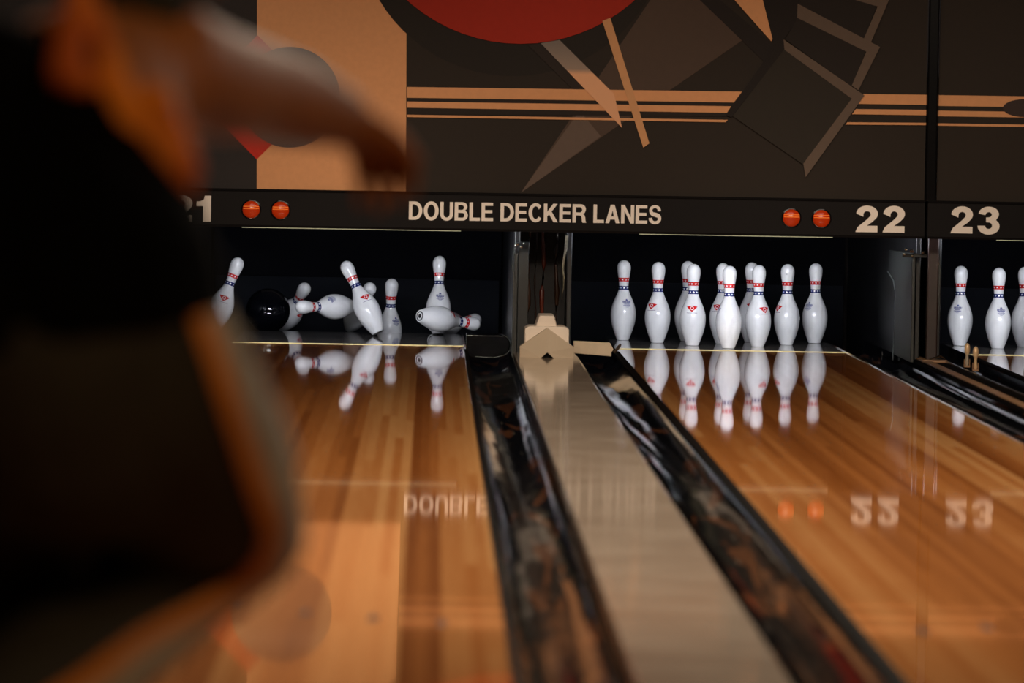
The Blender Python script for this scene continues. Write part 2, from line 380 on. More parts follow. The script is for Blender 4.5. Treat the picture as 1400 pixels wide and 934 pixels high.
m.build('gable_front', mat('cream_shade', (216, 196, 170), .45, var=.04), r)
MB().prism([(n1[0]+.002, .0), (n2[0]-.002, .0), (nt_[0], nt_[1]-.002)], 'y', .04, .05).build('notch', M_hole, r)

# ------------------------------------------------------------------ clips on the narrow divider
for i, (px, py, Yc, lab) in enumerate(((1322, 497, -2.0, 'small metal clip with a pale rounded head on the narrow divider, nearer the brown post'),
                                       (1333.5, 505, -2.35, 'small pale clip with a square foot on the narrow divider, farther from the brown post'))):
    b = P(px, py, Yc)
    r = empty('clip', (b.x, b.y, .022), lab, 'clip', 'clips on the narrow divider')
    mt = M_brass if i else mat('cliptone', (170, 155, 135), .35)
    MB().box((-.013, -.012, -.004), (.013, .012, .004)).box((-.013, -.004, .004), (-.009, .004, .03)).box((.009, -.004, .004), (.013, .004, .03)).build('foot', M_ledgetan, r, bevel=.001)
    MB().lathe([(.004, .0), (.008, .012), (.0065, .03), (.006, .045), (.009, .058)], n=16).build('stem', mt, r, smooth=True)
    MB().lathe([(.007, .05), (.0115, .06), (.0125, .072), (.0115, .084), (.008, .093), (.002, .098)], n=20).build('head', M_brass, r, smooth=True)

# ------------------------------------------------------------------ mural and sign boards
YM = -1.53
def disc(cx, cy, r, n=72): return [(cx + r*math.cos(2*PI*i/n), cy + r*math.sin(2*PI*i/n)) for i in range(n)]
def k7(pts): return [(500 + x/1.5556, y/1.5556) for x, y in pts]
def zref(px, py): p = P(px, py, YM); return (p.x, p.z)
def seamx(px): return P(px, 250, YM).x
zt = P(700, 266, YM).z - .0
def clip_poly(poly, x0, x1, z0, z1):
    def cl(p, f, g):
        out = []
        for i in range(len(p)):
            a, b = p[i-1], p[i]; fa, fb = f(a), f(b)
            if (fa >= 0) != (fb >= 0):
                t = fa/(fa - fb); out.append((a[0]+(b[0]-a[0])*t, a[1]+(b[1]-a[1])*t))
            if fb >= 0: out.append(b)
        return out
    for f in (lambda p: p[0]-x0, lambda p: x1-p[0], lambda p: p[1]-z0, lambda p: z1-p[1]):
        if poly: poly = cl(poly, f, None)
    return poly
ART = {}
def art(name, col, pts, raw=False):
    ART.setdefault(name, mm(name, col))
    return (name, [zref(*p) for p in pts])
def mural(name, x0, x1, layers, label, z1=2.05):
    names = []; m = MB(); m.box((x0, YM, zt), (x1, YM + .02, z1), 0); mats = [ART['ground']]
    for i, (nm, poly) in enumerate(layers):
        c = clip_poly(poly, x0, x1, zt, z1)
        if len(c) < 3: continue
        if ART[nm] not in mats: mats.append(ART[nm])
        y = YM - .0006*(i + 1)
        m.add([(p[0], y, p[1]) for p in c], [tuple(range(len(c)))], mats.index(ART[nm]))
    # tessellate concave polygons safely
    o = m.build(name, mats, fix=False)
    bm = bmesh.new(); bm.from_mesh(o.data); bmesh.ops.triangulate(bm, faces=[f for f in bm.faces if len(f.verts) > 4], ngon_method='EAR_CLIP'); bm.to_mesh(o.data); bm.free()
    c = Vector(((x0+x1)/2, YM, zt)); o.data.transform(Matrix.Translation(-c)); o.location = c
    return tag(o, label, 'mural panel', 'mural panels above the lanes')
ART['ground'] = mm('ground', (44, 36, 29))
TAN = (226, 162, 112)
# ball with a printed tone, made of a radial/linear gradient material
def grad(name, stops, z0, z1):
    m = bpy.data.materials.new('mural_' + name); m.use_nodes = True; nt = m.node_tree; b = nt.nodes['Principled BSDF']; b.inputs['Roughness'].default_value = .5
    tc = nt.nodes.new('ShaderNodeTexCoord'); sp = nt.nodes.new('ShaderNodeSeparateXYZ'); nt.links.new(tc.outputs['Object'], sp.inputs[0])
    mr = nt.nodes.new('ShaderNodeMapRange'); mr.inputs['From Min'].default_value = z0; mr.inputs['From Max'].default_value = z1
    nt.links.new(sp.outputs['Z'], mr.inputs['Value']); rp = nt.nodes.new('ShaderNodeValToRGB'); nt.links.new(mr.outputs[0], rp.inputs['Fac'])
    e = rp.color_ramp.elements; e[0].color = (*lin(stops[0][1]), 1); e[0].position = stops[0][0]; e[1].color = (*lin(stops[-1][1]), 1); e[1].position = stops[-1][0]
    for p, c in stops[1:-1]: k = e.new(p); k.color = (*lin(c), 1)
    nt.links.new(rp.outputs['Color'], b.inputs['Base Color']); return m
bz = P(396, 133, YM).z - zt; br = 69/317.
ART['ball'] = grad('ball', [(0, (52, 42, 36)), (.3, (66, 52, 42)), (.6, (84, 68, 56)), (.78, (116, 100, 88)), (1, (40, 34, 34))], bz - br, bz + br)
ART['stick'] = grad('stick', [(0, TAN), (.62, TAN), (.68, (140, 116, 96)), (1, (104, 88, 76))], P(840, 172, YM).z - zt, P(745, 58, YM).z - zt)
lay = [
 art('left_slate', (46, 41, 40), [(-900, -400), (352, -400), (351, 262), (-900, 262)]),
 art('tan', TAN, [(352, -400), (557, -400), (555, 275), (351, 275)]),
 art('tan_shadow', (104, 92, 76), [p for p in disc(702, -110, 214)]),
 art('ground2', (44, 36, 29), [(557, -400), (1400, -400), (1400, 300), (555, 300)]),
 art('disc_shadow', (36, 30, 25), [p for p in disc(702, -110, 214)]),
 art('red_diamond', (196, 48, 34), [(352, 48), (437, 133), (351, 218), (267, 133)]),
 ('ball', [zref(*p) for p in disc(396, 133, 69)]),
 art('crescent', (150, 130, 110), [(382, 177), (385, 182), (391, 184.5), (397, 183), (400, 177), (396, 181), (391, 182), (386, 180)]),
 art('kite', (80, 64, 54), k7([(330, 410), (612, -10), (725, -10), (815, 76)])),
 art('kite_low', (102, 86, 76), k7([(330, 410), (455, 235), (500, 290)])),
 art('band_dark', (40, 32, 27), k7([(88, 185), (798, 194), (766, 248), (88, 243)])),
 art('beam', (34, 27, 24), k7([(700, -10), (742, -10), (872, 100), (848, 132)])),
 art('stroke_shade', (44, 35, 30), k7([(345, 96), (376, 92), (470, 190), (440, 190)])),
 art('red_disc', (170, 42, 22), disc(712, -173, 233)),
 art('stripe', TAN, k7([(88, 185), (800, 195), (783, 218), (88, 208)])),
 art('stripe', TAN, k7([(88, 216), (777, 226), (768, 240), (88, 229)])),
 art('stripe', TAN, k7([(88, 244), (770, 255), (765, 260), (88, 249)])),
 art('stripe', TAN, k7([(1058, 200), (1300, 203), (1300, 225), (1045, 221)])),
 art('stripe', TAN, k7([(1042, 232), (1300, 235), (1300, 247), (1034, 243)])),
 art('stripe', TAN, k7([(1024, 260), (1300, 262), (1300, 267), (1020, 265)])),
 ('stick', [zref(*p) for p in k7([(372, 92), (412, 85), (528, 200), (545, 272)])]),
 art('stick2', (214, 158, 110), k7([(503, 45), (520, 38), (603, 305), (590, 314)])),
 art('stripe', TAN, k7([(775, -10), (845, -10), (868, 78), (862, 88)])),
 art('stripe', TAN, k7([(878, -5), (893, -5), (886, 18)])),
 art('hub', (32, 25, 22), k7([(842, -8), (922, -8), (920, 40), (888, 85), (890, 105), (777, 250), (766, 245), (850, 125), (866, 88)])),
 art('flap', (46, 40, 33), k7([(890, 105), (1035, 207), (930, 350), (780, 247)])),
 art('flap2', (38, 31, 27), k7([(918, 38), (1063, 108), (1033, 185), (892, 84)])),
 art('flap3', (38, 31, 27), k7([(918, 10), (935, -10), (1060, -10), (1085, 15), (1058, 85)])),
 art('frame_line', (104, 88, 76), k7([(888, 84), (1060, 203), (935, 377), (930, 348), (1033, 210), (890, 106)])),
 art('frame_line', (98, 84, 72), k7([(918, 8), (1093, 100), (1047, 192), (1033, 182), (1064, 110), (917, 38)])),
 art('frame_line', (92, 78, 68), k7([(1040, -8), (1112, 0), (1073, 92), (1058, 84), (1088, 14), (1040, 0)])),
]
SX = [-6, seamx(1268.5), 2.9, 6]
mural('mural_panel', -3.6, P(1264, 250, YM).x, lay, 'wide dark mural panel with red disc, tan block and stripes above lanes 21 and 22')
layB = [
 art('stripe', TAN, k7([(1200, 202), (2400, 220), (2400, 243), (1200, 225)])),
 art('stripe', TAN, k7([(1200, 235), (2400, 252), (2400, 264), (1200, 247)])),
 art('stripe', TAN, k7([(1200, 262), (2400, 280), (2400, 285), (1200, 267)])),
 art('ball_dark', (60, 48, 44), k7([(1400 + 45*math.cos(i*PI/16), 230 + 19*math.sin(i*PI/16)) for i in range(32)])),
]
mural('mural_panel', P(1281, 250, YM).x, 3.2, layB, 'dark mural panel with tan stripes only, above the number 23')
o = MB().box((-.0225, 0, 0), (.0225, .05, 1.36)).build('mullion', M_gloss, bevel=.006); o.location = (P(1272, 250, YM).x, YM - .03, zt)
tag(o, 'black vertical mullion between the two mural panels', 'mullion')

def arcp(cx, cy, rx, ry, a0, a1, n=16):
    return [(cx + rx*math.cos(math.radians(a0 + (a1-a0)*i/n)), cy + ry*math.sin(math.radians(a0 + (a1-a0)*i/n))) for i in range(n+1)]
T = .195
def rect(x0, y0, x1, y1): return [(x0, y0), (x1, y0), (x1, y1), (x0, y1)]
def bowl(x0, x1, y0, y1):   # a flat-backed D shape
    r = min((y1-y0)/2, x1-x0); return [(x0, y0), (x1-r*.85, y0)] + arcp(x1-r*.85, (y0+y1)/2, r*.85, (y1-y0)/2, -90, 90) + [(x0, y1)]
GLY = {
 'D': (.76, [bowl(0, .76, 0, 1), bowl(T, .76-T, .165, .835)]),
 'O': (.84, [arcp(.42, .5, .42, .52, 0, 360, 40)[:-1], arcp(.42, .5, .215, .345, 0, 360, 32)[:-1]]),
 'U': (.74, [[(0, 1), (0, .36)] + arcp(.37, .36, .37, .38, 180, 360, 22) + [(.74, 1), (.74-T, 1), (.74-T, .37)] + arcp(.37, .37, .37-T, .22, 0, -180, 16) + [(T, 1)]]),
 'B': (.75, [[(0, 0), (.42, 0)] + arcp(.45, .285, .30, .285, -90, 60, 14) + arcp(.43, .755, .28, .245, -55, 90, 14) + [(0, 1)], bowl(T, .55, .155, .42), bowl(T, .52, .58, .845)]),
 'L': (.60, [[(0, 0), (.60, 0), (.60, .17), (T, .17), (T, 1), (0, 1)]]),
 'E': (.66, [[(0, 0), (.66, 0), (.66, .17), (T, .17), (T, .43), (.61, .43), (.61, .59), (T, .59), (T, .83), (.65, .83), (.65, 1), (0, 1)]]),
 'C': (.78, [arcp(.41, .5, .41, .52, 42, 322, 34) + [(.56, .30)] + arcp(.41, .5, .205, .345, 318, 40, 26) + [(.57, .66)]]),
 'K': (.80, [[(0, 0), (T, 0), (T, .30), (.30, .42), (.56, 0), (.80, 0), (.44, .575), (.78, 1), (.53, 1), (T, .56), (T, 1), (0, 1)]]),
 'R': (.77, [[(0, 0), (T, 0), (T, .39), (.36, .39), (.43, .385), (.50, .34), (.525, .24), (.54, .08), (.57, 0), (.79, 0), (.76, .05), (.735, .14), (.72, .29), (.68, .40), (.59, .475), (.68, .53)] + arcp(.46, .725, .29, .275, -22, 90, 14) + [(0, 1)], bowl(T, .54, .555, .835)]),
 'A': (.80, [[(0, 0), (.21, 0), (.27, .20), (.53, .20), (.59, 0), (.80, 0), (.51, 1), (.29, 1)], [(.32, .365), (.48, .365), (.40, .70)]]),
 'N': (.74, [[(0, 0), (.19, 0), (.19, .68), (.54, 0), (.74, 0), (.74, 1), (.55, 1), (.55, .33), (.20, 1), (0, 1)]]),
 'S': (.70, [[(0, .31), (.19, .33)] + arcp(.36, .28, .165, .135, 165, 350, 14) + [(.52, .27), (.49, .34), (.36, .385), (.16, .44), (.05, .55), (.02, .70)] + arcp(.35, .735, .33, .285, 180, 10, 20) + [(.68, .70), (.49, .69)] + arcp(.345, .735, .15, .125, -5, 180, 12) + [(.20, .69), (.26, .635), (.42, .60), (.60, .535), (.69, .42), (.71, .30)] + arcp(.355, .29, .355, .31, 0, -180, 24)]),
}
def text_mesh(txt, x0, x1, z0, z1, y, parent, name):
    W = 0; lay_ = []
    for ch in txt:
        if ch == ' ': W += .33; continue
        lay_.append((ch, W)); W += GLY[ch][0] + .085
    W -= .085; k = (x1 - x0)/W; kz = z1 - z0
    for ch, ox in lay_:
        cu = bpy.data.curves.new('t', 'CURVE'); cu.dimensions = '2D'; cu.fill_mode = 'BOTH'; cu.extrude = .0015
        for lp in GLY[ch][1]:
            sp = cu.splines.new('POLY'); sp.points.add(len(lp) - 1); sp.use_cyclic_u = True
            for q_, p in zip(sp.points, lp): q_.co = (p[0]*k, p[1]*kz, 0, 1)
        o = bpy.data.objects.new('t', cu); COL.objects.link(o)
        dg = bpy.context.evaluated_depsgraph_get(); dg.update()
        me = bpy.data.meshes.new_from_object(o.evaluated_get(dg)); bpy.data.objects.remove(o)
        me.transform(Matrix.Rotation(PI/2, 4, 'X')); me.materials.clear(); me.materials.append(M_letter)
        ob = bpy.data.objects.new(name, me); COL.objects.link(ob); ob.parent = parent; ob.location = (x0 + ox*k, y - .0015, z0)

# heavy grotesque digits drawn as outlines (unit box 0..1 wide, 0..1 high)
def arc(cx, cy, rx, ry, a0, a1, n=14):
    return [(cx + rx*math.cos(math.radians(a0 + (a1-a0)*i/n)), cy + ry*math.sin(math.radians(a0 + (a1-a0)*i/n))) for i in range(n+1)]
D2 = [(0.0, 0), (1, 0), (1, .245), (.52, .245)] + [(.70, .37)] + arc(.52, .70, .49, .31, -38, 180, 26) + [(.35, .585)] + arc(.52, .675, .165, .125, 180, -35, 14) + [(.50, .47), (.10, .19)]
D2[4:5] = [(.62, .31), (.78, .40)]
D1 = [(.52, 0), (1, 0), (1, 1), (.62, 1), (.55, .84), (.34, .78), (.12, .775), (.12, .60), (.52, .60)]
D3 = ([(0, .31)] + arc(.50, .30, .50, .31, 182, 385, 24) + [(.83, .525)] + arc(.50, .735, .46, .275, -25, 178, 24) +
      [(.34, .70)] + arc(.50, .715, .14, .095, 170, -80, 12) + [(.38, .615), (.38, .445)] + arc(.50, .315, .16, .12, 85, -175, 12)[0:] + [(.34, .31)])
def digit(ch, x0, x1, z0, z1, parent):
    pts = {'1': D1, '2': D2, '3': D3}[ch]
    bm = bmesh.new()
    vs = [bm.verts.new((x0 + p[0]*(x1-x0), -.0325, z0 + p[1]*(z1-z0))) for p in pts]
    f = bm.faces.new(vs); g = bmesh.ops.extrude_face_region(bm, geom=[f])
    for v in [e for e in g['geom'] if isinstance(e, bmesh.types.BMVert)]: v.co.y += .0030
    bmesh.ops.triangulate(bm, faces=[q for q in bm.faces if len(q.verts) > 4], ngon_method='EAR_CLIP')
    bmesh.ops.recalc_face_normals(bm, faces=bm.faces)
    me = bpy.data.meshes.new('digit'); bm.to_mesh(me); bm.free(); me.materials.append(M_letter)
    o = bpy.data.objects.new('digit', me); COL.objects.link(o); o.parent = parent
YS = YM - .03
zb = P(700, 315.5, YS).z; ztp = P(700, 265.5, YS).z
def sign(x0, x1, label):
    cx = (x0+x1)/2
    r = empty('sign_board', (cx, YM, zb), label, 'sign board', 'black sign boards above the pins')
    h = ztp - zb
    MB().box((x0-cx, -.0295, 0), (x1-cx, .03, h)).build('board', M_sign, r)
    MB().box((x0-cx, -.036, h-.006), (x1-cx, -.0294, h+.004)).build('top_trim', M_gloss, r)
    MB().box((x0-cx, -.034, -.004), (x1-cx, -.0294, .006)).build('bottom_trim', M_gloss, r)
    return r, cx
M_lamp = mat('lamp_orange', (190, 50, 10), .2, emit=(200, 60, 12), es=.12)
M_lampb = mat('lamp_stripe', (240, 120, 40), .2, emit=(245, 130, 50), es=.28)
def sx(px, py=290): return P(px, py, YS - .003).x
def lamps(r, cx, pxs):
    for px, py in pxs:
        p = P(px, py, YS)
        rot = Matrix.Rotation(PI/2, 3, 'X')
        o = MB().lathe([(.043, 0), (.043, .004), (.0385, .006)], (0, 0, 0), 32, R=rot).build('indicator_lamp', M_gloss, r, smooth=True)
        o.location = (p.x - cx, -.0295, p.z - zb)
        d = MB().lathe([(.0385, .003), (.036, .008), (.028, .013), (.015, .0165), (.002, .0175)], n=32, R=rot).build('lens', M_lamp, o, smooth=True)
        m = MB()
        for z in (.004, .0135):
            m.box((-.0335, -.0185, z - .0017), (.0335, -.008, z + .0017))
        m.build('louvre', M_lampb, o)
rA, cxA = sign(-3.6, P(1264.5, 290, YS).x, 'long black sign board lettered with the name and the numbers 21 and 22')
lamps(rA, cxA, [(343.5, 286.5), (383.5, 287.5), (1082, 298), (1123, 299)])
zz = P(731, 290, YS).z - zb
text_mesh('DOUBLE DECKER LANES', sx(559)-cxA, sx(904)-cxA, P(731, 303.4, YS).z-zb, P(731, 278.2, YS).z-zb, -.0296, rA, 'letter')
def num(r, cx, ch, px0, px1, pyt, pyb):
    pm = (px0+px1)/2
    digit(ch, sx(px0)-cx, sx(px1)-cx, P(pm, pyb, YS).z-zb, P(pm, pyt, YS).z-zb, r)
num(rA, cxA, '2', 1170, 1200, 281.5, 317.5); num(rA, cxA, '2', 1207, 1237, 281.8, 318)
num(rA, cxA, '2', 233, 263, 267, 303); num(rA, cxA, '1', 266, 288.5, 267.5, 303)
rB, cxB = sign(P(1268.5, 290, YS).x, 3.2, 'black sign board with the number 23, past the mullion')
num(rB, cxB, '2', 1300, 1330, 282.5, 319); num(rB, cxB, '3', 1337, 1367, 283, 320.5)

# pin-deck lamps under the sign boards
M_hood = mat('hood_white', (200, 196, 170), .4)
M_lip = mat('lamp_lip_glow', (210, 205, 165), .4, emit=(225, 218, 175), es=.6)  # lip glows by itself in place of the tube light it would catch
M_tube = mat('tube_light', (255, 255, 255), .3, emit=(236, 240, 255), es=420)
HL = {21: (330, 630), 22: (875, 1140), 23: (1365, 1660)}
for n, x in LX.items():
    a = P(HL[n][0], 314, YS).x; b = P(HL[n][1], 320, YS).x; c = (a+b)/2; w = (b-a)/2
    r = empty('pin_lamp', (c, YM + .062, zb), f'tube lamp under the sign board, pale lip showing above the number {n} pins', 'lamp', 'pin lamps under the sign boards')
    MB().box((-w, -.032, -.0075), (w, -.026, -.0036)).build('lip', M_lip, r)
    MB().prism([(-.028, -.0035), (-.028, .09), (.10, .09), (.10, .086), (-.024, .086), (-.024, 0), (.098, 0), (.098, -.0035)], 'x', -w, w).build('hood', M_hood, r)  # lower plate added to keep tube light off the lane front
    MB().tube([(-w + .03, .035, .03), (w - .03, .035, .03)], .016, 14).build('tube', M_tube, r, smooth=True)
    for e_ in (-w + .005, w - .03): MB().box((e_, .02, .012), (e_ + .025, .05, .09)).build('lamp_holder', M_hood, r)

# ------------------------------------------------------------------ bowling pin
I = .0254
PROF = [(0, 2.031), (.03, 2.25), (.75, 2.828), (1.5, 3.40), (2.25, 3.906), (3.375, 4.510), (4.5, 4.766), (5.2, 4.74), (5.875, 4.563), (6.6, 4.18), (7.25, 3.703), (8.0, 3.04), (8.625, 2.472), (9.375, 1.965),
        (10, 1.797), (10.875, 1.870), (11.75, 2.094), (12.625, 2.406), (13.1, 2.52), (13.5, 2.547), (14.0, 2.40), (14.4, 2.10), (14.7, 1.66), (14.9, 1.0), (15.0, .05)]
def prad(h):
    h /= I
    for i in range(len(PROF)-1):
        a, b = PROF[i], PROF[i+1]
        if a[0] <= h <= b[0]:
            # catmull-rom
            p0 = PROF[max(i-1, 0)]; p3 = PROF[min(i+2, len(PROF)-1)]; t = (h-a[0])/(b[0]-a[0])
            m1 = (b[1]-p0[1])/max(b[0]-p0[0], 1e-6)*(b[0]-a[0]); m2 = (p3[1]-a[1])/max(p3[0]-a[0], 1e-6)*(b[0]-a[0])
            v = (2*t**3-3*t*t+1)*a[1] + (t**3-2*t*t+t)*m1 + (-2*t**3+3*t*t)*b[1] + (t**3-t*t)*m2
            if i >= len(PROF)-5 or i < 2: v = a[1]+(b[1]-a[1])*t
            return v/2*I
    return 0
def make_pin():
    r = empty('bowling_pin', (0, 0, 0), 'x', 'bowling pin')
    hs = [0, .03*I] + [h*I*.2 for h in range(1, 72)] + [14.3*I, 14.45*I, 14.6*I, 14.75*I, 14.85*I, 14.92*I, 14.98*I]
    def rr(h):
        if h/I > 13.6:
            t = (h/I - 13.6)/1.4; return 1.272*I*math.sqrt(max(0, 1 - t*t*.999))
        return prad(h)
    MB().lathe([(rr(h), h) for h in hs], n=56).build('pin_body', M_white, r, smooth=True)
    def band(h0, h1, m, name, ph):
        b = MB(); n = 160; k = 16; e = .0004; vs = []; fs = []; mi = []
        for j in range(k+1):
            h = h0 + (h1-h0)*j/k; R = prad(h) + e
            for i in range(n): a = 2*PI*i/n; vs.append((R*math.cos(a), R*math.sin(a), h))
        hm = (h0+h1)/2; Rm = prad(hm)
        for j in range(k):
            for i in range(n):
                u = ((i+.5)/n*9 + ph) % 1 - .5; du = u*2*PI*Rm/9; dv = h0+(h1-h0)*(j+.5)/k - hm
                ra = math.hypot(du, dv); an = math.atan2(du, dv)
                R5 = .0050*(.55 + .45*max(0, math.cos(2.5*an % PI if 0 else 5*an)))
                b.add([vs[j*n+i], vs[j*n+(i+1) % n], vs[(j+1)*n+(i+1) % n], vs[(j+1)*n+i]], [(0, 1, 2, 3)], 1 if ra < R5 else 0)
        o = b.build(name, [m, M_star], r, fix=False)
        bm = bmesh.new(); bm.from_mesh(o.data); bmesh.ops.remove_doubles(bm, verts=bm.verts, dist=1e-5); bm.to_mesh(o.data); bm.free()
        o.data.polygons.foreach_set('use_smooth', [True]*len(o.data.polygons))
        o['label'] = label_of[name]
    label_of = {'red_neck_band': 'red band with white stars around the neck', 'blue_neck_band': 'blue band with white stars around the neck'}
    band(10.98*I, 11.68*I, M_red, 'red_neck_band', 0); band(9.45*I, 10.15*I, M_blue, 'blue_neck_band', .5)
    def decal(name, ang, hc, w, h, fn, mats, st=.0011):
        b = MB(); nx = int(w/st); ny = int(h/st)
        for j in range(ny):
            for i in range(nx):
                u = (i+.5)*st - w/2; v = (j+.5)*st - h/2; q = fn(u, v)
                if q is None: continue
                cs = []
                for du, dv in ((-.5, -.5), (.5, -.5), (.5, .5), (-.5, .5)):
                    hh = hc + v + dv*st; R = prad(hh); a = ang + (u + du*st)/prad(hc); R += .0005
                    cs.append((R*math.cos(a), R*math.sin(a), hh))
                b.add(cs, [(0, 1, 2, 3)], q)
        o = b.build(name, mats, r, fix=False)
        bm = bmesh.new(); bm.from_mesh(o.data); bmesh.ops.remove_doubles(bm, verts=bm.verts, dist=1e-5); bm.to_mesh(o.data); bm.free()
        o.data.polygons.foreach_set('use_smooth', [True]*len(o.data.polygons)); return o
    def crown(u, v):
        v = v - .003
        x = abs(u)/.027
        if v < -.0165:
            return 2 if (-.0225 < v < -.0205 and x < .85) else None
        top = .0125 - .004*x
        bot = -.0165 + .0235*x/1.0
        if x > 1 or not (bot < v < top): return None
        r_ = math.hypot(u, v - .001)
        if .0058 < r_ < .0082: return 1
        if u > .001 and abs((v + .006) + (u - .004)) < .0013 and u < .009: return 1
        return 0
    o = decal('red_crown_emblem', -PI/2, 6.75*I, .058, .054, crown, [M_red, M_star, mat('smalltext', (120, 110, 130), .4)])
    o['label'] = 'red crown-shaped emblem with a white letter Q'
    def crest(u, v):
        x = abs(u)
        if .013 < v < .021 and x < .006*(1 - (v - .013)/.011) + .001: return 0
        if .005 < v < .011:
            return 0 if x < .021 and int((u + .03)/.0022) % 3 != 0 else None
        if .0005 < v < .0035 and x < .019: return 0
        if -.0045 < v < -.0022 and x < .013: return 0
        if -.0095 < v < -.0072 and x < .017: return 0
        if -.0145 < v < -.0122 and x < .011: return 0
        if -.019 < v < -.0175 and x < .006: return 0
        return None
    o = decal('blue_crest_emblem', PI*.52, 6.9*I, .046, .048, crest, [mat('crest_blue', (12, 36, 118), .3)])
    o['label'] = 'blue crest emblem with fine lines of lettering'
    o = MB()
    n = 32
    for a, b_, mi in ((.0235, .017, 0), (.017, .0105, 1), (.0105, .0062, 0), (.0062, .0005, 2)):
        vs = [(a*math.cos(2*PI*i/n), a*math.sin(2*PI*i/n), -.0004) for i in range(n)] + [(b_*math.cos(2*PI*i/n), b_*math.sin(2*PI*i/n), -.0004) for i in range(n)]
        o.add(vs, [(i, i+n, (i+1) % n+n, (i+1) % n) for i in range(n)], mi)
    o.build('base_ring', [mat('base_shell', (40, 40, 44), .4), M_white, M_hole], r, fix=False)['label'] = 'dark ring set in the base'
    return r
proto = make_pin(); used = [False]
GR = 'bowling pins'
def pin(base, top, spin, label, group):
    o = proto if not used[0] else copy_tree(proto); used[0] = True
    ax = (Vector(top) - Vector(base)).normalized()
    q0 = Vector((0, 0, 1)).rotation_difference(ax)
    o.rotation_mode = 'QUATERNION'; o.rotation_quaternion = q0 @ Quaternion((0, 0, 1), math.radians(spin))
    o.location = base; o['label'] = label; o['group'] = group
    return o
K = .3048; RW = .264
PINS6 = []
def rack(x, items, group):
    slots = {1: (0, 0), 2: (-.5, 1), 3: (.5, 1), 4: (-1, 2), 5: (0, 2), 6: (1, 2), 7: (-1.5, 3), 8: (-.5, 3), 9: (.5, 3), 10: (1.5, 3)}
    for n, spin, lab in items:
        a, b = slots[n]; p = Vector((x + a*K, b*RW, .0006)); o = pin(p, p + Vector((0, 0, 1)), spin, lab, group)
        if x == 0 and n == 6: PINS6.append(o)
BL = 184  # spin that brings the blue crest round to the viewer
rack(0.0, [
 (1, 100, 'head pin of the full standing rack, plain face towards us, foremost and brightest'),
 (2, -8, 'standing pin with red crown emblem facing us full on, just behind the head pin'),
 (3, 32, 'standing pin just behind the head pin, on its guard plate side, red crown emblem turned'),
 (4, -38, 'standing pin second from the cream block, red crown emblem on its flank'),
 (5, -34, 'standing pin half hidden directly behind the head pin, red emblem showing'),
 (6, -62, 'standing pin with dark scuff on its head, second from the guard plate'),
 (7, BL+10, 'corner pin of the full rack nearest the cream block, blue crest facing us'),
 (8, 60, 'standing pin mostly hidden behind the pin with the red crown facing us'),
 (9, 0, 'back row pin of the full rack, half hidden, second back-row pin from the guard plate'),
 (10, BL-52, 'corner pin of the full rack nearest the guard plate, blue crest at its edge')], 'pins standing in the full rack')
c6 = Vector((K, 2*RW, 13.25*I)); m = MB()
for k in range(9):
    a = -PI/2 + random.uniform(-.25, .25) - .12; z = 13.2*I + random.uniform(-.005, .005); rr_ = prad(z) + .0006; sz = random.uniform(.001, .0028)
    p = [(rr_*math.cos(a + du/rr_), rr_*math.sin(a + du/rr_), z + dv) for du, dv in ((-sz, 0), (0, -sz*.6), (sz, 0), (0, sz*.7))]
    m.add(p, [(0, 1, 2, 3)])
sc_ = m.build('scuff_mark', M_scuff, PINS6[0], fix=False); sc_.rotation_euler = (0, 0, math.radians(62))
rack(LX[23], [
 (7, BL-28, 'standing pin beside the brown post, blue crest turned aside, number 23 rack'),
 (4, BL+3, 'standing pin with blue crest facing us above the two small clips'),
 (8, BL+10, 'standing pin cut by the picture edge in the number 23 rack'),
 (2, 40, 'standing pin in the second row of the number 23 rack, barely in the picture')], 'pins standing in the number 23 rack')
def pinpx(b, bY, t, sign_, spin, label):
    p = P(*b, bY); best = None
    for i in range(0, 381):
        y = bY + sign_*i*.001; d = (P(*t, y) - p).length
        if best is None or abs(d - .381) < best[0]: best = (abs(d-.381), y)
    tp = P(*t, best[1]); return pin(p, tp, spin, label, 'pins knocked about by the ball')
FL = [
 ((289, 454), .95, (328, 351.5), 1, 0, 'tilting pin beside the bowler, only its head and neck showing'),
 ((386, 447), 1.80, (419, 390), -1, 60, 'pin tumbling behind the black ball with its head towards us'),
 ((481, 419), .98, (406.5, 420), -1, 276, 'pin flying flat and level beside the black ball, blue crest showing'),
 ((517, 455), .76, (470.5, 357.5), 1, 22, 'large pin leaning steeply on one edge of its base among the scattered pins'),
 ((531, 486), 1.42, (536, 381), -1, BL+30, 'nearly upright pin dropping off the deck behind the steeply leaning pin'),
 ((478, 448), 1.36, (508, 390), -1, BL+20, 'pin half hidden behind the steeply leaning pin, leaning the other way'),
 ((599, 457), 1.08, (601, 350), 1, BL, 'only scattered pin still upright, blue crest facing us above the lying pin'),
 ((574, 432), .62, (655, 444), 1, 0, 'lying pin with its round base towards us in front of the upright pin'),
 ((591, 445), 1.28, (655, 437), 1, 0, 'pin mostly hidden behind the lying pin with the round base'),
]
for a in FL: pinpx(*a)
# scuff
m = MB(); 
